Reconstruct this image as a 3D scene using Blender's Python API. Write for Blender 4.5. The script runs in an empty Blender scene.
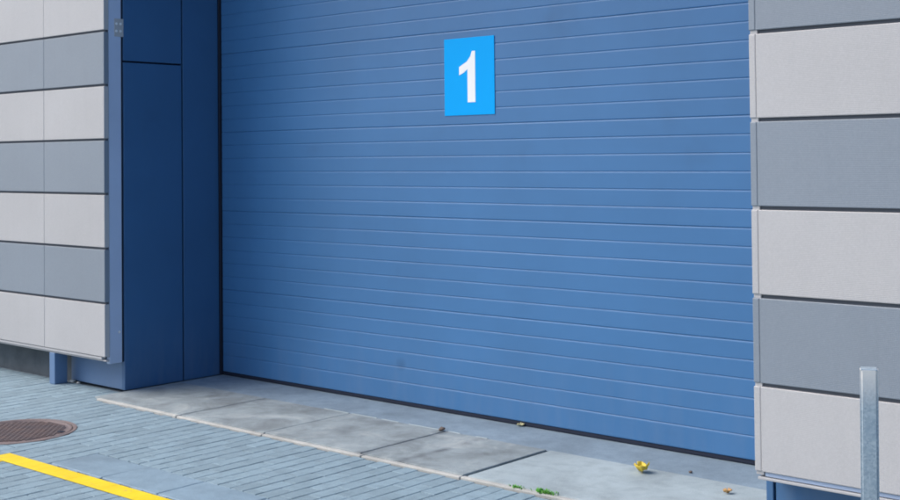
import bpy, bmesh, math, random
from mathutils import Vector, Matrix, noise
random.seed(7)
scene = bpy.context.scene
COL = scene.collection

# ------------------------------------------------------------------ camera
# solved from the photograph: metres, door plane y=0, yard towards -y, ground z=0
F, CX, CY = 1246.8, 452.1, 131.8
YAW, PIT, ROLL = 0.7224, 0.0208, -0.0098
CAM = Vector((7.810, -6.1125, 1.6788))
fw = Vector((-math.sin(YAW)*math.cos(PIT), math.cos(YAW)*math.cos(PIT), math.sin(PIT)))
rt = Vector((math.cos(YAW), math.sin(YAW), 0)); up = rt.cross(fw)
rt2 = rt*math.cos(ROLL) + up*math.sin(ROLL); up2 = -rt*math.sin(ROLL) + up*math.cos(ROLL)
cam = bpy.data.cameras.new('camera'); cam_o = bpy.data.objects.new('camera', cam); COL.objects.link(cam_o)
m = Matrix((rt2, up2, -fw)).transposed().to_4x4(); m.translation = CAM
cam_o.matrix_world = m
cam.sensor_fit = 'HORIZONTAL'; cam.sensor_width = 36.0; cam.lens = F/900*36
cam.shift_x = (450-CX)/900; cam.shift_y = -(250-CY)/900
cam.clip_start = 0.05; cam.clip_end = 3000
scene.camera = cam_o

# ------------------------------------------------------------------ sky, sun, exposure
SUN_EL = math.radians(50); SUN_AZ = math.radians(-128)     # azimuth from +y towards +x: in front of the facade, from the left, through thin cloud
w = bpy.data.worlds.new('World'); scene.world = w; w.use_nodes = True
nt = w.node_tree; bg = nt.nodes['Background']
sky = nt.nodes.new('ShaderNodeTexSky'); sky.sky_type = 'NISHITA'; sky.sun_disc = False
sky.sun_elevation = SUN_EL; sky.sun_rotation = SUN_AZ
sky.air_density = 1.0; sky.dust_density = 3.0; sky.ozone_density = 1.0
nt.links.new(sky.outputs[0], bg.inputs[0]); bg.inputs[1].default_value = 0.12
sun = bpy.data.lights.new('sun', 'SUN'); sun.energy = 1.5; sun.angle = math.radians(45); sun.color = (1, 0.96, 0.90)
sun_o = bpy.data.objects.new('sun', sun); COL.objects.link(sun_o); sun_o.location = (0, 20, 30)
sd = Vector((math.sin(SUN_AZ)*math.cos(SUN_EL), math.cos(SUN_AZ)*math.cos(SUN_EL), math.sin(SUN_EL)))
sun_o.rotation_euler = sd.to_track_quat('Z', 'Y').to_euler()
scene.cycles.filter_width = 1.9
vs = scene.view_settings
vs.view_transform = 'Standard'; vs.look = 'None'; vs.gamma = 1; vs.exposure = 0.86

# ------------------------------------------------------------------ materials
class NT:
    def __init__(s, name, rough=0.5, spec=0.5):
        s.m = bpy.data.materials.new(name); s.m.use_nodes = True
        s.t = s.m.node_tree; s.b = s.t.nodes['Principled BSDF']
        s.b.inputs['Roughness'].default_value = rough; s.b.inputs['Specular IOR Level'].default_value = spec
        s.tc = s.t.nodes.new('ShaderNodeTexCoord')
    def n(s, kind, **kw):
        x = s.t.nodes.new(kind)
        for k, v in kw.items():
            if hasattr(x, k): setattr(x, k, v)
            else: x.inputs[k].default_value = v
        return x
    def l(s, a, b): s.t.links.new(a, b)
    def coord(s, scale=(1,1,1), kind='Object', loc=(0,0,0)):
        mp = s.n('ShaderNodeMapping'); mp.inputs['Scale'].default_value = scale; mp.inputs['Location'].default_value = loc
        if kind == 'World':
            g = s.n('ShaderNodeNewGeometry'); s.l(g.outputs['Position'], mp.inputs[0])
        else: s.l(s.tc.outputs[kind], mp.inputs[0])
        return mp.outputs[0]
    def noise(s, vec, scale=5, detail=4, rough=0.55, dist=0):
        x = s.n('ShaderNodeTexNoise'); s.l(vec, x.inputs['Vector'])
        x.inputs['Scale'].default_value = scale; x.inputs['Detail'].default_value = detail
        x.inputs['Roughness'].default_value = rough; x.inputs['Distortion'].default_value = dist
        return x.outputs['Fac']
    def ramp(s, fac, stops):
        r = s.n('ShaderNodeValToRGB'); e = r.color_ramp.elements
        while len(e) < len(stops): e.new(0.5)
        for el, (p, c) in zip(e, stops):
            el.position = p; el.color = (*c, 1) if len(c) == 3 else c
        s.l(fac, r.inputs[0]); return r.outputs[0]
    def val(s, fac, a, b, lo=0, hi=1):
        r = s.n('ShaderNodeMapRange'); s.l(fac, r.inputs[0])
        r.inputs[1].default_value = a; r.inputs[2].default_value = b; r.inputs[3].default_value = lo; r.inputs[4].default_value = hi
        return r.outputs[0]
    def math(s, op, a, b):
        x = s.n('ShaderNodeMath', operation=op)
        for i, v in enumerate((a, b)):
            if isinstance(v, (int, float)): x.inputs[i].default_value = v
            else: s.l(v, x.inputs[i])
        return x.outputs[0]
    def mix(s, fac, a, b, blend='MIX'):
        x = s.n('ShaderNodeMix', data_type='RGBA', blend_type=blend)
        for i, v in ((0, fac), (6, a), (7, b)):
            if isinstance(v, (int, float)): x.inputs[i].default_value = v
            elif isinstance(v, tuple): x.inputs[i].default_value = (*v, 1)
            else: s.l(v, x.inputs[i])
        return x.outputs[2]
    def bump(s, h, strength=0.3, dist=0.01):
        x = s.n('ShaderNodeBump', Strength=strength, Distance=dist); s.l(h, x.inputs['Height'])
        s.l(x.outputs[0], s.b.inputs['Normal'])
    def rnd(s):
        return s.n('ShaderNodeObjectInfo').outputs['Random']
    def color(s, c):
        if isinstance(c, tuple): s.b.inputs['Base Color'].default_value = (*c, 1)
        else: s.l(c, s.b.inputs['Base Color'])
    def rough(s, r): s.l(r, s.b.inputs['Roughness'])

def scale_c(c, k): return tuple(min(1, x*k) for x in c)

def m_paint(name, c, rough=0.35, bump=0.05, var=0.07, dust=0.10, smudges=()):
    M = NT(name, rough)
    v = M.coord(kind='World')
    a = M.noise(v, 1.3, 5, 0.6); b = M.noise(M.coord((3, 3, 0.5), 'World'), 4, 5, 0.6)
    col = M.mix(M.val(a, .3, .7), scale_c(c, 1-var), scale_c(c, 1+var))
    # thin dust film towards the sill, splashes
    g = M.n('ShaderNodeSeparateXYZ'); M.l(v, g.inputs[0])
    low = M.val(g.outputs[2], 0.55, 0.0); fac = M.math('MULTIPLY', M.math('MULTIPLY', low, M.val(b, .35, .75)), dust)
    col = M.mix(fac, col, (0.30, 0.31, 0.32))
    sm = M.noise(M.coord((1, 1, 1), 'World', (3, 1, 7)), 2.3, 3, .5)
    col = M.mix(M.val(sm, .66, .8, 0, .12), col, (0.02, 0.025, 0.04))
    for sp_ in smudges:      # rubbed dark bump marks: x, z, radius
        dv = M.n('ShaderNodeVectorMath', operation='DISTANCE'); M.l(v, dv.inputs[0]); dv.inputs[1].default_value = (sp_[0], 0, sp_[1])
        col = M.mix(M.math('MULTIPLY', M.val(dv.outputs['Value'], sp_[2], 0.0, 0, .55), M.val(b, .2, .6)), col, (0.02, 0.05, 0.11))
    M.color(col)
    M.rough(M.val(b, .3, .7, rough-.04, rough+.06))
    M.bump(M.noise(v, 180, 2, .5), bump, 0.004)
    return M.m

def m_panel(name, c, rough=0.42):
    M = NT(name, rough, 0.5)
    v = M.coord(kind='World')
    a = M.noise(v, 0.9, 4, 0.6); st = M.noise(M.coord((6, 6, .6), 'World'), 3, 5, .6)
    col = M.mix(M.val(a, .3, .7), scale_c(c, .95), scale_c(c, 1.05))
    col = M.mix(M.val(st, .5, .8, 0, .10), col, scale_c(c, .62))
    gr = M.noise(v, 140, 3, .7)
    col = M.mix(M.val(gr, .45, .7, 0, .22), col, scale_c(c, .7))
    col = M.mix(M.val(gr, .45, .3, 0, .18), col, scale_c(c, 1.3))
    col = M.mix(1.0, col, M.ramp(M.rnd(), [(0, (.95,.95,.95)), (1, (1.0, 1.0, 1.0))]), 'MULTIPLY')
    M.color(col); M.b.inputs['Metallic'].default_value = 0.0
    wv = M.n('ShaderNodeTexWave', wave_type='BANDS', bands_direction='X'); M.l(v, wv.inputs['Vector'])
    wv.inputs['Scale'].default_value = 48.0
    wz = M.n('ShaderNodeTexWave', wave_type='BANDS', bands_direction='Z'); M.l(v, wz.inputs['Vector'])
    wz.inputs['Scale'].default_value = 48.0
    h = M.math('ADD', M.math('ADD', wv.outputs['Fac'], wz.outputs['Fac']), M.math('MULTIPLY', M.noise(v, 3, 2), 1.5))
    M.bump(h, 0.26, 0.002)
    return M.m

def m_concrete(name, c, rough=0.8, stain=None, speck=0.5):
    M = NT(name, rough, 0.4)
    v = M.coord(kind='World')
    big = M.noise(v, 2.2, 6, .62, .4); mid = M.noise(v, 11, 5, .6); fine = M.noise(v, 160, 3, .6)
    col = M.ramp(big, [(.25, scale_c(c, .70)), (.5, c), (.75, scale_c(c, 1.25))])
    col = M.mix(M.val(mid, .45, .8, 0, .5), col, scale_c(c, .62))
    col = M.mix(M.val(fine, .5, .75, 0, speck), col, scale_c(c, .6))
    col = M.mix(M.val(fine, .5, .28, 0, speck*.7), col, scale_c(c, 1.35))
    if stain: col = stain(M, col, v)
    M.color(col)
    M.rough(M.val(mid, .3, .7, rough-.12, rough+.1))
    M.bump(M.math('ADD', fine, M.math('MULTIPLY', mid, 2.0)), 0.35, 0.004)
    return M.m

def streaks(M, col, v):
    # dark tyre scuffs running towards the door, soft oily patches
    g = M.n('ShaderNodeSeparateXYZ'); M.l(v, g.inputs[0])
    wob = M.noise(v, 3.0, 3, .5)
    x = M.math('ADD', g.outputs[0], M.math('MULTIPLY', M.math('SUBTRACT', wob, .5), .12))
    brk = M.noise(M.coord((1.5, 4, 1), 'World'), 2.0, 4, .6)
    for xc, wd, st in ((1.05, .045, .45), (2.72, .06, .75), (3.03, .05, .9), (1.45, .10, .3), (2.2, .14, .3)):
        d = M.math('ABSOLUTE', M.math('SUBTRACT', x, xc), 0)
        f = M.math('MULTIPLY', M.val(d, wd, 0.0), M.val(brk, .35, .6, 0, st))
        col = M.mix(f, col, (0.075, 0.085, 0.10))
    pt = M.noise(M.coord((1, 1, 1), 'World', (4, 2, 0)), 3.1, 5, .65, .6)
    col = M.mix(M.val(pt, .50, .70, 0, .6), col, (0.10, 0.108, 0.115))
    return M.mix(M.val(pt, .47, .30, 0, .5), col, (0.44, 0.47, 0.47))

def m_paver():
    M = NT('paver_concrete', .82, .4)
    v = M.coord(kind='World')
    geo = M.n('ShaderNodeAttribute', attribute_type='GEOMETRY', attribute_name='shade')
    r = M.math('FRACT', M.math('ADD', M.rnd(), geo.outputs['Fac']), 0)
    c = (0.215, 0.30, 0.355)
    col = M.ramp(r, [(0, scale_c(c, .88)), (.35, scale_c(c, .97)), (.7, scale_c(c, 1.04)), (1, scale_c(c, 1.12))])
    big = M.noise(v, .9, 5, .6); mid = M.noise(v, 14, 5, .6); fine = M.noise(v, 190, 3, .6)
    col = M.mix(M.val(big, .35, .7, 0, .35), col, scale_c(c, .72))
    col = M.mix(M.val(mid, .48, .75, 0, .6), col, scale_c(c, .58))
    col = M.mix(M.val(fine, .52, .74, 0, .6), col, scale_c(c, .5))
    col = M.mix(M.val(fine, .46, .3, 0, .5), col, scale_c(c, 1.5))
    M.color(col); M.bump(M.math('ADD', fine, mid), .4, .004)
    return M.m

def m_ground():
    M = NT('yard_ground', .85, .35)
    v = M.coord(kind='World')
    br = M.n('ShaderNodeTexBrick'); M.l(M.coord((1, 1, 1), 'World'), br.inputs['Vector'])
    mp = br.inputs['Vector'].links[0].from_node; mp.inputs['Rotation'].default_value = (0, 0, math.pi/2)
    br.inputs['Color1'].default_value = (.21, .27, .31, 1); br.inputs['Color2'].default_value = (.25, .30, .34, 1)
    br.inputs['Mortar'].default_value = (.08, .09, .10, 1); br.inputs['Scale'].default_value = 1
    br.inputs['Brick Width'].default_value = .2; br.inputs['Row Height'].default_value = .1; br.inputs['Mortar Size'].default_value = .004
    n1 = M.noise(v, .4, 6, .6)
    M.color(M.mix(M.val(n1, .3, .7, 0, .5), br.outputs['Color'], (.17, .2, .22)))
    M.bump(M.noise(v, 60, 4), .4, .005)
    return M.m

def m_sand():
    M = NT('joint_sand', .95, .2); v = M.coord(kind='World')
    M.color(M.ramp(M.noise(v, 45, 4), [(.3, (.075, .09, .10)), (.7, (.15, .17, .18))])); return M.m

def m_yellow():
    M = NT('yellow_road_paint', .6, .4); v = M.coord(kind='World')
    a = M.noise(v, 22, 5, .65); f = M.noise(v, 170, 3, .6); b = M.noise(v, 4, 4)
    col = M.ramp(b, [(.3, (.70, .50, .004)), (.7, (.82, .61, .012))])
    col = M.mix(M.val(a, .62, .74, 0, .75), col, (.24, .25, .2))
    col = M.mix(M.val(f, .6, .75, 0, .5), col, (.38, .30, .06))
    M.color(col); M.bump(M.math('ADD', a, f), .4, .003); return M.m

def m_zinc():
    M = NT('galvanised_steel', .42, .5)
    v = M.coord(kind='Object')
    vo = M.n('ShaderNodeTexVoronoi', feature='F1'); M.l(v, vo.inputs['Vector']); vo.inputs['Scale'].default_value = 130
    sp = M.n('ShaderNodeSeparateColor'); M.l(vo.outputs['Color'], sp.inputs[0])
    n1 = M.noise(v, 18, 5, .6)
    col = M.ramp(sp.outputs[0], [(0, (.28, .35, .42)), (.5, (.33, .41, .48)), (1, (.42, .50, .56))])
    col = M.mix(M.val(n1, .4, .7, 0, .6), col, (.24, .33, .42))
    # chalky white zinc oxide at the weathered head
    g = M.n('ShaderNodeSeparateXYZ'); M.l(v, g.inputs[0])
    z = M.math('ADD', g.outputs[2], M.math('MULTIPLY', M.math('SUBTRACT', n1, .5), .12))
    col = M.mix(M.val(z, .74, .89, 0, .8), col, (.72, .70, .68))
    M.color(col); M.b.inputs['Metallic'].default_value = .35
    M.rough(M.val(sp.outputs[1], 0, 1, .38, .6)); M.bump(n1, .15, .003); return M.m

def m_iron():
    M = NT('cast_iron', .6, .5); v = M.coord(kind='World')
    a = M.noise(v, 9, 5, .65); f = M.noise(v, 90, 4, .6)
    col = M.ramp(a, [(.3, (.15, .13, .14)), (.55, (.20, .15, .145)), (.75, (.24, .165, .14))])
    col = M.mix(M.val(f, .5, .7, 0, .6), col, (.07, .06, .065))
    M.color(col); M.b.inputs['Metallic'].default_value = .2; M.bump(f, .5, .003); return M.m

def m_plain(name, c, rough=.5, spec=.5, var=.15, metal=0):
    M = NT(name, rough, spec); v = M.coord(kind='World')
    M.color(M.mix(M.noise(v, 9, 4), scale_c(c, 1-var), scale_c(c, 1+var))); M.b.inputs['Metallic'].default_value = metal
    M.bump(M.noise(v, 120, 3), .1, .003); return M.m

def m_leaf(name, a, b):
    M = NT(name, .55, .4); v = M.coord(kind='Object')
    M.color(M.ramp(M.noise(v, 40, 4), [(.35, a), (.65, b)])); M.bump(M.noise(v, 120, 3), .4, .002)
    M.b.inputs['Subsurface Weight'].default_value = 0
    return M.m

MAT = dict(
    door=m_paint('door_blue', (.049, .166, .362), .44, smudges=((1.942, .287, .055),)),
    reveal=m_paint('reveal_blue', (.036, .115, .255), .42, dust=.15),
    plinth=m_paint('plinth_blue', (.11, .20, .36), .45),
    trim=m_paint('trim_blue_grey', (.44, .53, .70), .5),
    light=m_panel('panel_light', (.465, .458, .465)),
    grey=m_panel('panel_grey', (.225, .262, .31)),
    sign=m_plain('sign_blue', (.0, .39, .90), .5, .12, .02),
    white=m_plain('sign_white', (.93, .92, .90), .4, .5, .02),
    rubber=m_plain('rubber', (.014, .02, .04), .7, .3),
    dark=m_plain('dark_membrane', (.11, .115, .13), .9, .1),
    gap=m_plain('gap_profile', (.10, .11, .13), .8, .2),
    alu=m_plain('aluminium', (.42, .42, .43), .62, .3, .08, .0),
    screw=m_plain('screw_steel', (.75, .77, .8), .5, .5, .1, .2),
    roof=m_plain('roof_felt', (.12, .12, .13), .9),
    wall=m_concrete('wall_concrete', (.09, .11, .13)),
    slab=m_concrete('slab_concrete', (.245, .287, .305), stain=streaks),
    apron=m_concrete('apron_concrete', (.315, .375, .40), speck=.35),
    sill=m_concrete('sill_concrete', (.20, .265, .325)),
    edge=m_concrete('edging_concrete', (.42, .42, .40), .75, None, .3),
    gutter=m_concrete('gutter_concrete', (.20, .285, .355), .7, None, .35),
    paver=m_paver(), ground=m_ground(), sand=m_sand(), yellow=m_yellow(), zinc=m_zinc(), iron=m_iron(),
    leaf=m_leaf('yellow_leaf', (.78, .60, .06), (.42, .30, .04)), leaf2=m_leaf('tan_leaf', (.55, .33, .13), (.33, .17, .07)),
    pale=m_leaf('pale_leaf', (.45, .42, .22), (.55, .52, .33)), grass=m_leaf('grass_green', (.06, .28, .03), (.13, .36, .05)),
    stone=m_plain('pebble_stone', (.12, .09, .075), .8), stone2=m_plain('pale_grit', (.42, .43, .42), .8),
)

# ------------------------------------------------------------------ helpers
def link(name, me, parent=None, loc=(0, 0, 0)):
    o = bpy.data.objects.new(name, me); COL.objects.link(o); o.location = loc
    if parent: o.parent = parent
    return o
def tag(o, label, cat, group=None):
    o['label'] = label; o['category'] = cat
    if group: o['group'] = group
    return o
def empty(name, loc=(0, 0, 0)):
    return link(name, None, None, loc)
def structure(o, label=None):
    o['kind'] = 'structure'
    if label: o['label'] = label
    return o
_cache = {}
def boxmesh(sx, sy, sz, mat, ch=0.0, seg=1):
    key = (round(sx, 4), round(sy, 4), round(sz, 4), mat, round(ch, 4), seg)
    if key in _cache: return _cache[key]
    bm = bmesh.new(); bmesh.ops.create_cube(bm, size=1)
    bmesh.ops.scale(bm, vec=(sx, sy, sz), verts=bm.verts)
    if ch: bmesh.ops.bevel(bm, geom=list(bm.edges), offset=ch, segments=seg, affect='EDGES', profile=.5)
    me = bpy.data.meshes.new(mat); bm.to_mesh(me); bm.free(); me.materials.append(MAT[mat])
    _cache[key] = me; return me
def box(name, x0, x1, y0, y1, z0, z1, mat, parent=None, ch=0.0, seg=1):
    p = parent.location if parent else Vector((0, 0, 0))
    q = parent.parent.location if parent and parent.parent else Vector((0, 0, 0))
    c = Vector(((x0+x1)/2, (y0+y1)/2, (z0+z1)/2)) - p - q
    return link(name, boxmesh(x1-x0, y1-y0, z1-z0, mat, ch, seg), parent, c)
def from_bm(name, bm, mat, parent=None, loc=(0, 0, 0), smooth=False):
    bmesh.ops.recalc_face_normals(bm, faces=bm.faces)
    me = bpy.data.meshes.new(name); bm.to_mesh(me); bm.free(); me.materials.append(MAT[mat])
    if smooth: me.shade_smooth()
    return link(name, me, parent, loc)
def extrude_x(pts, x0, x1):
    """closed (y,z) outline pushed along x"""
    bm = bmesh.new()
    a = [bm.verts.new((x0, y, z)) for y, z in pts]; b = [bm.verts.new((x1, y, z)) for y, z in pts]
    n = len(pts)
    bm.faces.new(a[::-1]); bm.faces.new(b)
    for i in range(n): bm.faces.new((a[i], a[(i+1) % n], b[(i+1) % n], b[i]))
    return bm

# ------------------------------------------------------------------ ground
ground = structure(link('ground', None))
bm = bmesh.new()
vv = [bm.verts.new(p) for p in ((-900, -900, 0), (900, -900, 0), (900, 900, 0), (-900, 900, 0))]; bm.faces.new(vv)
me = bpy.data.meshes.new('ground'); bm.to_mesh(me); bm.free(); me.materials.append(MAT['ground'])
bpy.data.objects.remove(ground)
ground = structure(link('ground', me, None, (0, 0, -.012)))
GZ = .012
MH = Vector((.60, -2.06)); MR = .36
PX0, PX1, PY0, PY1 = -7.0, 11.0, -8.0, -.895
FRONT = -1.178                                   # front of the apron's edging
BAND0, BAND1, BANDX = -2.065, -2.365, 1.50       # row of smooth gutter stones
# joint bed under the pavers
bm = bmesh.new(); bmesh.ops.create_cube(bm, size=1); bmesh.ops.scale(bm, vec=(PX1-PX0, PY1-PY0, .004), verts=bm.verts)
bed = from_bm('joint_bed', bm, 'sand', ground, ((PX0+PX1)/2, (PY0+PY1)/2, GZ-.0095))

def in_apron(x, y): return x > .10 and y > FRONT
cells, cut = [], []
row = 0; x = PX0
while x < PX1:
    y = PY1 - (0.1 if row % 2 else 0) + .1
    while y > PY0:
        y1, y0 = y, y-.2
        y1 = min(y1, PY1); x1 = x+.1
        xc, yc = x+.05, (y0+y1)/2
        top = min(y1, FRONT-.002) if (x1 > .11) else y1
        pieces = []
        if x > BANDX-.01 and top > BAND1 and y0 < BAND0:      # cut against the gutter row
            if top > BAND0+.03: pieces.append((max(y0, BAND0+.004), top))
            if y0 < BAND1-.03: pieces.append((y0, min(top, BAND1-.004)))
        else: pieces.append((y0, top))
        for a, b in pieces:
            if b-a > .03:
                c = Vector((xc, (a+b)/2))
                
                far = max((Vector(q)-MH).length for q in ((x, a), (x1, a), (x, b), (x1, b)))
                qn = Vector((min(max(MH.x, x), x1), min(max(MH.y, a), b)))
                if far < MR+.012: continue
                if (qn-MH).length < MR+.003: cut.append((x, x1, a, b))
                else: cells.append((x, x1, a, b))
        y -= .2
    x += .1; row += 1
def vis(c):
    p = Vector(((c[0]+c[1])/2, (c[2]+c[3])/2, 0)) - CAM
    d = p.dot(fw)
    if d < .5: return 0
    u = CX+F*p.dot(rt2)/d; v = CY-F*p.dot(up2)/d
    if not (-14 < u < 914 and 0 < v < 512): return 0
    return (c[3]-c[2])*(c[1]-c[0])/d**3
cells.sort(key=vis, reverse=True)
J, JL = .0027, .0018
big = [c for c in cells[:300-len(cut)] if vis(c) > 0]; rest = cells[len(big):]
for c in big:
    w_, d_ = c[1]-c[0]-2*J, c[3]-c[2]-2*JL
    o = link('paver', boxmesh(w_, d_, .05, 'paver', .003), ground,
             ((c[0]+c[1])/2+random.uniform(-.001, .001), (c[2]+c[3])/2+random.uniform(-.0015, .0015), GZ-.025+random.uniform(-.0012, .0008)))
    o.rotation_euler = (random.gauss(0, .0025), random.gauss(0, .004), random.gauss(0, .005))
for c in cut:                                    # pavers trimmed to the manhole frame
    xc, yc = (c[0]+c[1])/2, (c[2]+c[3])/2
    n_ = (Vector((xc, yc))-MH).normalized()
    poly = [(c[0]+J, c[2]+J), (c[1]-J, c[2]+J), (c[1]-J, c[3]-J), (c[0]+J, c[3]-J)]
    # clip against several tangents of the frame facing this paver
    a0 = math.atan2(n_.y, n_.x)
    best = None
    for da in (-.35, -.2, -.1, 0, .1, .2, .35):
        nn = Vector((math.cos(a0+da), math.sin(a0+da))); q = []
        for i in range(4):
            p1, p2 = Vector(poly[i]), Vector(poly[(i+1) % 4])
            d1, d2 = (p1-MH).dot(nn)-MR-.001, (p2-MH).dot(nn)-MR-.001
            if d1 > 0: q.append(p1)
            if d1*d2 < 0: q.append(p1+(p2-p1)*(d1/(d1-d2)))
        if len(q) > 2:
            ar = abs(sum(q[i].x*q[(i+1) % len(q)].y-q[(i+1) % len(q)].x*q[i].y for i in range(len(q))))/2
            if best is None or ar > best[0]: best = (ar, q)
    if best and best[0] > .0008:
        bm = bmesh.new()
        f = bm.faces.new([bm.verts.new((p.x-xc, p.y-yc, 0)) for p in best[1]])
        ex = bmesh.ops.extrude_face_region(bm, geom=[f]); bmesh.ops.translate(bm, vec=(0, 0, -.04), verts=[v for v in ex['geom'] if isinstance(v, bmesh.types.BMVert)])
        from_bm('paver', bm, 'paver', ground, (xc, yc, GZ+random.uniform(-.002, .001)))
# the other pavers, too many to pick apart
V, Fc, S = [], [], []
for c in rest:
    dz = random.uniform(-.0012, .0008); s = random.random(); b = len(V); k = .003
    tx, ty = random.gauss(0, .004), random.gauss(0, .0025)
    x0, x1, y0, y1 = c[0]+J, c[1]-J, c[2]+JL, c[3]-JL
    cx_, cy_ = (x0+x1)/2, (y0+y1)/2
    for (qx, qy, qz) in ((x0, y0, -.03), (x1, y0, -.03), (x1, y1, -.03), (x0, y1, -.03), (x0, y0, -k), (x1, y0, -k), (x1, y1, -k), (x0, y1, -k),
                         (x0+k, y0+k, 0), (x1-k, y0+k, 0), (x1-k, y1-k, 0), (x0+k, y1-k, 0)):
        V.append((qx, qy, GZ+qz+dz+(qx-cx_)*tx+(qy-cy_)*ty)); S.append(s)
    for lo, hi in ((0, 4), (4, 8)):
        for i in range(4): Fc.append((b+lo+i, b+lo+(i+1) % 4, b+hi+(i+1) % 4, b+hi+i))
    Fc.append((b+8, b+9, b+10, b+11))
me = bpy.data.meshes.new('paver_field'); me.from_pydata(V, [], Fc); me.materials.append(MAT['paver'])
at = me.attributes.new('shade', 'FLOAT', 'POINT'); at.data.foreach_set('value', S)
o = link('paver_field', me, ground); o['kind'] = 'stuff'
# smooth gutter stones
x = BANDX
while x < 9:
    L = .50
    bm = bmesh.new()
    g = box('gutter_stone', x+.003, x+L-.003, BAND1, BAND0, -.045+.0, .001+random.uniform(-.002, .001), 'gutter', ground, .005)
    g.rotation_euler = (random.gauss(0, .004), random.gauss(0, .003), random.gauss(0, .004)); bm.free()
    x += L

# yellow bay marking: follows the paver joints
def paint_strip(xs, ys, name):
    bm = bmesh.new()
    grid = [[bm.verts.new((x, y, (GZ+.0028 if not (jx or jy) else GZ+.0017)+0)) for (y, jy) in ys] for (x, jx) in xs]
    for i in range(len(xs)-1):
        for j in range(len(ys)-1): bm.faces.new((grid[i][j], grid[i+1][j], grid[i+1][j+1], grid[i][j+1]))
    o = from_bm(name, bm, 'yellow', ground)
    return o
def xlines(a, b):
    r = [(a, 0)]; k = math.ceil((a-PX0)/.1)
    while PX0+k*.1 < b-.006:
        xx = PX0+k*.1
        if xx > a+.006: r += [(xx-.006, 0), (xx, 1), (xx+.006, 0)]
        k += 1
    return r+[(b, 0)]
YW = [(-2.515+.0, 0), (-2.45, 0), (-2.392, 0)]
paint_strip(xlines(1.11, 7.2), YW, 'yellow_line')
leg = [(-7.0+.0, 0)] + [(y, 0) for y in (-6, -5, -4, -3.5, -3, -2.8, -2.518)]
paint_strip(xlines(1.11, 1.255), leg, 'yellow_line')

# ------------------------------------------------------------------ concrete apron in front of the door
apron = structure(empty('concrete_apron', (0, 0, 0)))
YB, YF = -.41, -1.140
for a, b in ((.02, 1.03), (1.03, 1.872), (1.872, 2.715), (2.715, 3.485)):
    box('slab', a+.004, b-.004, YF, YB-.004, -.06, .012+random.uniform(-.002, .002), 'slab', apron, .006, 2)
box('slab', 3.512, 9.5, YF, YB-.004, -.06, .013, 'apron', apron, .006, 2)['label'] = 'wide plain light grey concrete slab'
box('threshold_strip', 0.004, 5.08, YB, .10, -.06, .008, 'sill', apron, .004)
box('joint_bed', .02, 9.5, YF, YB, -.055, -.012, 'sand', apron)
for a, b in ((1.62, 1.86), (1.885, 2.12), (2.16, 2.31), (2.40, 2.655), (2.73, 2.83), (2.95, 3.04)):  # pale broken strips stand in for light caught on the slabs' back edge
    box('lit_edge_strip', a, b, YB-.005, YB+.003+random.uniform(0, .006), .004, .0125+random.uniform(0, .001), 'apron', apron, .002).rotation_euler.z = random.gauss(0, .006)
x = .10
while x < 9.3:
    L = random.choice((.84, .80, .86)) if x < 3 else .9
    if x == .10: L = .93
    if abs(x+L-3.49) < .35: L = 3.49-x
    e = box('edging_strip', x+.004, x+L-.004, FRONT, YF-.004, -.05, .0095+random.uniform(-.002, .002), 'edge', apron, .006, 2)
    e.rotation_euler.z = random.gauss(0, .0015)
    x += L

# ------------------------------------------------------------------ building
B = tag(empty('industrial_building', (0, 0, 0)), 'warehouse with banded grey cladding panels around a large blue loading door', 'building')
YC = -1.039                    # cladding face
RV = -.873                     # front of the reveals / plinth plane
DW = 5.085                     # clear width
HT = 6.1; DTOP = 4.27
Z0, PITCH, GAP = .269, .3928, .014
# walls
box('wall', -14, -.045, RV+.10, 13, -.2, HT-.1, 'wall', B)
box('wall', DW+.045, 20, RV+.10, 13, -.2, HT-.1, 'wall', B)
box('wall', -.044, DW+.044, RV+.10, 13, DTOP+.05, HT-.1, 'wall', B)
box('wall', -.044, DW+.044, 12, 12.9, -.2, DTOP+.04, 'wall', B)
box('floor_slab', -.044, DW+.044, .105, 11.9, -.2, .004, 'wall', B)
box('roof', -14.02, 20.02, YC+.03, 13.02, HT+.001, HT+.06, 'roof', B)
box('rainscreen_backing', -14, -.0505, YC+.045, RV+.09, Z0-.02, HT, 'dark', B)
box('rainscreen_backing', DW+.09, 20, YC+.045, RV+.09, Z0-.02, HT, 'dark', B)
box('rainscreen_backing', -.05, DW+.089, YC+.045, RV+.09, DTOP+.02, HT, 'dark', B)
# cladding cassettes
def cassette(x0, x1, zb, zt, mat):
    o = box('cladding_panel', x0, x1, YC, YC+.04, zb, zt, mat, B, .003, 2)
    o.rotation_euler = (random.gauss(0, .0008), random.gauss(0, .0004), random.gauss(0, .0006)); return o
nrow = int((HT-Z0)/PITCH)
RX = 5.117
for r in range(nrow+1):
    zb = Z0+r*PITCH+.003; zt = min(Z0+(r+1)*PITCH-GAP, HT-.01)
    if zt-zb < .05: continue
    mat = 'light' if r % 2 == 0 else 'grey'
    xs = [0.0, -.812, -2.02, -3.23, -4.44, -5.65, -6.86, -8.07, -9.28, -10.5, -11.7, -12.9, -14.0]
    for b, a in zip(xs, xs[1:]): cassette(a+.0012, b-(.0012 if b else 0), zb, zt, mat)
    xs = [RX, 6.33, 7.54, 8.75, 9.96, 11.2, 12.4, 13.6, 14.8, 16.0, 17.2, 18.4, 20]
    for a, b in zip(xs, xs[1:]): 
        o = cassette(a+(.0012 if a > RX else .0335), b-.0012, zb, zt, mat)
        if a == RX:      # folded end of the cassette beside the doorway
            e = box('end_fold', RX, RX+.032, YC+.001, YC+.04, zb, zt, mat, None, .004, 2)
            e.parent = o; e.location = Vector(e.location)-Vector(o.location)
    if zb > DTOP:
        xs = [.004, 1.28, 2.56, 3.84, RX-.004]
        for a, b in zip(xs, xs[1:]): cassette(a+.002, b-.002, zb, zt, mat)
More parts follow.
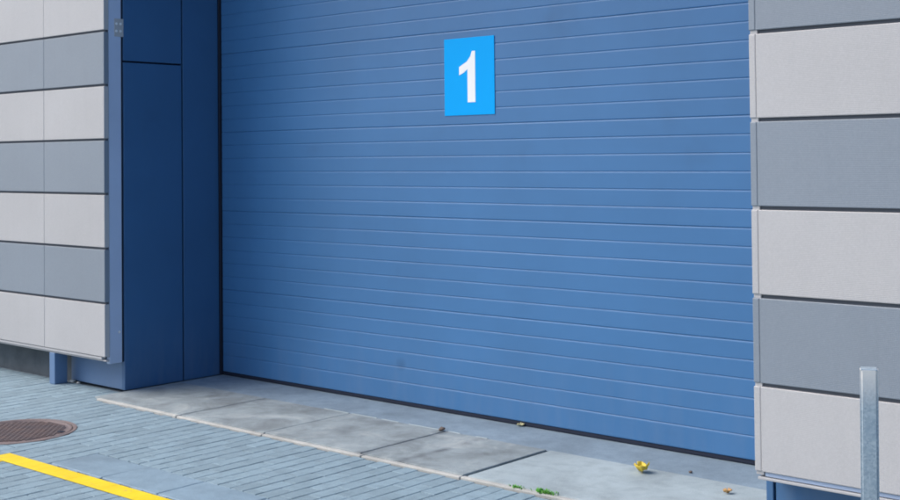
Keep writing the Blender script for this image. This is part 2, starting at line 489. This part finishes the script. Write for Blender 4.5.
for r in range(nrow):
    zt = Z0+(r+1)*PITCH
    box('joint_profile', -14, -.006, YC+.014, YC+.039, zt-GAP+.0005, zt+.0025, 'gap', B)
    box('joint_profile', RX+.042, 20, YC+.014, YC+.039, zt-GAP+.0005, zt+.0025, 'gap', B)
# corner profiles closing the ends of the panel gaps
box('corner_profile', RX+.004, RX+.040, YC+.007, YC+.043, Z0-.012, HT-.02, 'light', B, .002)
# side of the left cladding: channel behind the cassettes, facing the doorway
ch = box('corner_channel', -.045, -.004, -.996, RV-.018, Z0-.052, DTOP, 'trim', B, .004, 2)
box('corner_gasket', -.045, -.012, RV-.0175, RV-.0005, Z0-.05, DTOP, 'rubber', B)
box('corner_channel', DW+.036, DW+.088, -.994, RV-.018, Z0-.02, DTOP, 'trim', B, .004, 2)
def screw(x, y, z, r=.006):
    bm = bmesh.new(); bmesh.ops.create_cone(bm, cap_ends=True, segments=8, radius1=r, radius2=r*.7, depth=.006)
    o = from_bm('screw', bm, 'screw', ch, Vector((x, y, z))-ch.location); o.rotation_euler.y = math.pi/2; return o
box('bracket_plate', -.0038, .0012, -.948, RV-.001, 2.585, 2.715, 'alu', ch, .001)
for yy in (-.932, -.898):
    for zz in (2.625, 2.678): screw(.004, yy, zz, .0105)
screw(-.001, -.915, .44, .011)
for zz in (3.4,): screw(-.001, -.915, zz)
# tray profiles under the lowest panels
box('base_tray', -14, -.003, YC+.012, -.999, Z0-.031, Z0-.022, 'alu', B, .002)
box('base_tray', RX+.012, 20, YC+.004, RV+.06, Z0-.034, Z0-.022, 'alu', B, .002)
box('base_rail', -14, -.047, YC+.0035, YC+.038, Z0-.019, Z0-.001, 'alu', B, .002)
box('base_rail', RX+.042, 20, YC+.014, YC+.038, Z0-.019, Z0-.001, 'trim', B, .002)
# reveal panels
JY = -.353
box('reveal_panel', -.040, 0, RV, JY-.008, .011, 2.400, 'reveal', B, .003, 2)
box('reveal_panel', -.040, 0, RV, JY-.008, 2.413, DTOP+.015, 'reveal', B, .003, 2)
box('reveal_panel', -.040, 0, JY+.006, -.014, .011, DTOP+.015, 'reveal', B, .003, 2)
box('reveal_backing', -.0445, -.041, RV+.01, .1, .012, DTOP+.015, 'rubber', B)
box('reveal_panel', DW, DW+.034, RV, JY-.008, .015, DTOP+.015, 'reveal', B, .003, 2)
box('reveal_panel', DW, DW+.034, JY+.006, -.014, .015, DTOP+.015, 'reveal', B, .003, 2)
# soffit above the door
for a, b in ((.004, 1.28), (1.284, 2.56), (2.564, 3.84), (3.844, DW-.004)):
    box('soffit_panel', a, b, RV, -.02, DTOP+.017, DTOP+.045, 'reveal', B, .002)
box('lintel_panel', -.04, DW+.036, YC+.046, RV-.002, DTOP+.003, DTOP+.018, 'trim', B)
# plinths
box('plinth_panel', -.715, -.042, RV+.004, RV+.03, .012, Z0-.034, 'plinth', B, .002)
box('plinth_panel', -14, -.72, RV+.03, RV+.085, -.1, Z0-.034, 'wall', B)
box('plinth_panel', DW+.046, 6.6, RV+.004, RV+.03, .015, Z0-.038, 'reveal', B, .002)
box('plinth_panel', 6.61, 20, RV+.004, RV+.03, -.05, Z0-.038, 'reveal', B, .002)
for xx in (-.755, -2.55, -4.35):
    box('support_leg', xx, xx+.075, -1.032, -.925, .0, Z0-.032, 'plinth', B, .003)

# ------------------------------------------------------------------ the sectional door
P, ZR = .1017, .1646
door = link('loading_door', boxmesh(DW-.02, .04, DTOP-.05, 'rubber'), B, (DW/2, .034, (DTOP-.05)/2+.06))
dl = Vector(door.location)
def slat_mesh(h, jt, jb):
    # jt/jb: half joint at top/bottom (wider and deeper where two sections meet)
    def e(j): return (.0042, .0024, .0004) if j else (.0032, .0020, .0001)     # depth, chamfer height, half gap
    dt, ct, gt = e(jt); db, cb, gb = e(jb)
    pts = [(.0135, gb), (db, gb), (.0012, gb+cb), (0, gb+cb+.004), (0, h-gt-ct-.0075), (.0005, h-gt-ct-.004), (dt*.5, h-gt-.0022), (dt, h-gt), (.0135, h-gt)]
    bm = extrude_x(pts, -(DW-.05)/2, (DW-.05)/2)
    bmesh.ops.recalc_face_normals(bm, faces=bm.faces)
    me = bpy.data.meshes.new('slat'); bm.to_mesh(me); bm.free(); me.materials.append(MAT['door']); return me
sm = {}
zs = [.0365] + [ZR+i*P for i in range(0, 41)]
for k in range(len(zs)-1):
    jt = (k % 6 == 5); jb = (k > 0 and (k-1) % 6 == 5)
    h = zs[k+1]-zs[k]; key = (round(h, 4), jt, jb)
    if key not in sm: sm[key] = slat_mesh(h, jt, jb)
    o = link('slat', sm[key], door, Vector((DW/2+.003, 0, zs[k]))-dl)
    o.location.y += random.uniform(-.0006, .0006)
    o.rotation_euler.x = random.gauss(0, .003)
s = box('bottom_seal', .022, DW-.01, .004, .05, .0085, .036, 'rubber', None, .006); s.parent = door; s.location = Vector(s.location)-dl
s = box('side_seal', .001, .011, -.013, .03, .009, DTOP-.01, 'rubber', None, .004); s.parent = door; s.location = Vector(s.location)-dl
s = box('side_seal', DW-.02, DW-.001, -.013, .03, .009, DTOP-.01, 'rubber', None, .004); s.parent = door; s.location = Vector(s.location)-dl

# ------------------------------------------------------------------ number plate
SX0, SX1, SZ0, SZ1 = 2.363, 2.789, 1.953, 2.455
sign = tag(link('number_sign', boxmesh(SX1-SX0, .003, SZ1-SZ0, 'sign', .0008), None, ((SX0+SX1)/2, -.003, (SZ0+SZ1)/2)),
           'bright blue rectangular number sign with a white 1 on the door', 'sign')
out = [(2.630, 2.366), (2.604, 2.366), (2.590, 2.332), (2.560, 2.300), (2.494, 2.268), (2.494, 2.214), (2.534, 2.230), (2.565, 2.252), (2.565, 2.036), (2.630, 2.036)]
bm = bmesh.new()
f = bm.faces.new([bm.verts.new((x-(SX0+SX1)/2, 0, z-(SZ0+SZ1)/2)) for x, z in out])
g = bmesh.ops.extrude_face_region(bm, geom=[f]); bmesh.ops.translate(bm, vec=(0, -.0012, 0), verts=[v for v in g['geom'] if isinstance(v, bmesh.types.BMVert)])
from_bm('digit', bm, 'white', sign, (0, -.0016, 0))['label'] = 'white numeral 1'

# ------------------------------------------------------------------ bollard
bo = tag(empty('bollard', (5.905, -1.655, 0)), 'square galvanised steel bollard post in front of the pale panels', 'bollard')
t = .064; Hb = .887
bm = bmesh.new(); bmesh.ops.create_cube(bm, size=1); bmesh.ops.scale(bm, vec=(t, t, Hb), verts=bm.verts)
bmesh.ops.translate(bm, vec=(0, 0, Hb/2), verts=bm.verts)
bmesh.ops.bevel(bm, geom=[e for e in bm.edges if abs(e.verts[0].co.z-e.verts[1].co.z) > .1], offset=.009, segments=3, affect='EDGES')
from_bm('post', bm, 'zinc', bo)
link('cap', boxmesh(t-.006, t-.006, .006, 'zinc', .002), bo, (0, 0, Hb+.001))
link('base_plate', boxmesh(.15, .15, .01, 'zinc', .002), bo, (0, 0, .005))
for sx in (-1, 1):
    for sy in (-1, 1):
        bm = bmesh.new(); bmesh.ops.create_cone(bm, cap_ends=True, segments=6, radius1=.009, radius2=.009, depth=.01)
        from_bm('bolt', bm, 'zinc', bo, (sx*.055, sy*.055, .015))
bo.rotation_euler = (0, math.radians(.4), math.radians(24))

# ------------------------------------------------------------------ manhole cover
mh = tag(empty('manhole_cover', (MH.x, MH.y, -.003)), 'round rusty brown cast iron manhole cover set in the paving', 'manhole cover')
def lathe(prof, seg=64):
    bm = bmesh.new(); rings = []
    for r, z in prof: rings.append([bm.verts.new((r*math.cos(i/seg*2*math.pi), r*math.sin(i/seg*2*math.pi), z)) for i in range(seg)])
    for a, b in zip(rings, rings[1:]):
        for i in range(seg): bm.faces.new((a[i], a[(i+1) % seg], b[(i+1) % seg], b[i]))
    return bm, rings
bm, rg = lathe([(MR, -.05), (MR, .005), (MR-.003, .007), (MR-.022, .007), (MR-.024, .005), (MR-.024, -.05)])
from_bm('frame', bm, 'iron', mh)
bm, rg = lathe([(MR-.030, -.02), (MR-.030, .004), (MR-.033, .006), (MR-.046, .006), (MR-.049, .001), (.001, .001)])
bm.faces.new(rg[-1])
from_bm('cover', bm, 'iron', mh)
bm = bmesh.new()      # raised basket-weave tread
n = 0; st = .0225
for i in range(-15, 16):
    for j in range(-15, 16):
        px, py = i*st, j*st
        if math.hypot(px, py) > MR-.075: continue
        a = math.radians(45 if (i+j) % 2 else -45)
        mm = Matrix.Translation((px, py, .0035)) @ Matrix.Rotation(a, 4, 'Z') @ Matrix.Diagonal((.021, .009, .007, 1))
        bmesh.ops.create_cube(bm, size=1, matrix=mm)
from_bm('tread_pattern', bm, 'iron', mh)['kind'] = 'stuff'
for a in (0.6, 0.6+math.pi):
    link('lifting_lug', boxmesh(.05, .022, .012, 'rubber', .003), mh, (math.cos(a)*(MR-.072), math.sin(a)*(MR-.072), .004)).rotation_euler.z = a

# ------------------------------------------------------------------ litter
def leaf(name, loc, size, mat, label, curl, rz, seed, stalk=True):
    rnd = random.Random(seed); N = 9
    root = tag(empty(name, loc), label, 'leaf')
    bm = bmesh.new(); rows = []
    for i in range(N):
        t = i/(N-1); w_ = .5*math.sin(math.pi*min(1, t*.96+.03))**.7*(1+.25*math.sin(t*19+seed))
        r = []
        for j in range(-3, 4):
            q = j/3; x = (t-.5); y = q*w_*.8
            z = curl*(abs(q)**1.5*.40*w_*2 + abs(t-.5)**1.6*.9) + .34*noise.noise(Vector((x*5+seed, y*6, seed)))
            r.append(bm.verts.new((x*size, y*size, max(.004, z*size+.006))))
        rows.append(r)
    for a, b in zip(rows, rows[1:]):
        for j in range(6): bm.faces.new((a[j], a[j+1], b[j+1], b[j]))
    o = from_bm('blade', bm, mat, root, smooth=True)
    md = o.modifiers.new('thickness', 'SOLIDIFY'); md.thickness = .0008
    if stalk:
        bm = bmesh.new()
        pr = None
        for k in range(6):
            t = k/5; c = Vector((-.5-.3*t, .05*math.sin(t*3), .05+.25*t*curl))*size; c.z = max(c.z, .003)
            ring = [bm.verts.new(c+Vector((0, math.cos(a)*.0014, math.sin(a)*.0014))) for a in (0, 1.57, 3.14, 4.71)]
            if pr:
                for q in range(4): bm.faces.new((pr[q], pr[(q+1) % 4], ring[(q+1) % 4], ring[q]))
            pr = ring
        from_bm('stalk', bm, mat, root)
    root.rotation_euler.z = rz
    return root
leaf('fallen_leaf', (4.185, -.515, .0125), .095, 'leaf', 'crumpled yellow fallen leaf on the light concrete before the door', .95, 2.2, 3)
leaf('fallen_leaf', (4.735, -.60, .0125), .046, 'leaf2', 'small curled tan brown leaf on the light concrete', .9, .6, 8, False)
leaf('leaf_scrap', (2.975, -.012, .0085), .05, 'pale', 'tiny pale leaf scrap lying against the bottom of the door', .4, .2, 5, False)

def tuft(loc, n, spread, h, label, seed):
    rnd = random.Random(seed)
    root = tag(empty('grass_tuft', loc), label, 'grass')
    bm = bmesh.new()
    for _ in range(n):
        bx, by = rnd.gauss(0, spread), rnd.gauss(0, .010); a = rnd.uniform(0, 6.28); L = h*rnd.uniform(.4, 1.1); wd = rnd.uniform(.002, .0045)
        lean = rnd.uniform(.25, 1.1); d = Vector((math.cos(a), math.sin(a), 0)); s_ = Vector((-d.y, d.x, 0))*wd
        p0 = Vector((bx, by, -.002)); p1 = p0+d*L*lean*.4+Vector((0, 0, L*.6)); p2 = p0+d*L*lean+Vector((0, 0, max(.006, L*(1-lean*.5))))
        v = [bm.verts.new(q) for q in (p0-s_, p0+s_, p1+s_*.8, p1-s_*.8, p2)]
        bm.faces.new((v[0], v[1], v[2], v[3])); bm.faces.new((v[3], v[2], v[4]))
    o = from_bm('blades', bm, 'grass', root); o['kind'] = 'stuff'
    return root
tuft((4.02, -1.15, .012), 100, .032, .026, 'larger green grass tuft growing along the pale edging strip', 4)
tuft((3.86, -1.16, .012), 50, .020, .016, 'thin low green grass sprig in the edging joint', 9)

def pebble(loc, r, mat, label, seed):
    rnd = random.Random(seed); bm = bmesh.new(); bmesh.ops.create_icosphere(bm, subdivisions=2, radius=r)
    for v in bm.verts: v.co *= 1+.5*noise.noise(v.co*(1.2/r)+Vector((seed, 0, 0)))
    for v in bm.verts: v.co.z *= .6
    zmin = min(v.co.z for v in bm.verts)
    bmesh.ops.translate(bm, vec=(0, 0, -zmin), verts=bm.verts)
    return tag(from_bm('pebble', bm, mat, None, loc, True), label, 'pebble')
pebble((2.69, -.425, .0118), .020, 'stone', 'dark brown pebble on the joint behind the stained slabs', 1)
pebble((4.375, -.345, .008), .010, 'stone', 'tiny dark pebble between the yellow leaf and the door', 2)
pebble((-.64, -.905, GZ*0), .022, 'stone2', 'pale grit lump beside the foot of the blue support leg', 3)
pebble((-.57, -.90, GZ*0), .013, 'stone2', 'small pale grit crumb against the blue plinth panel', 6)
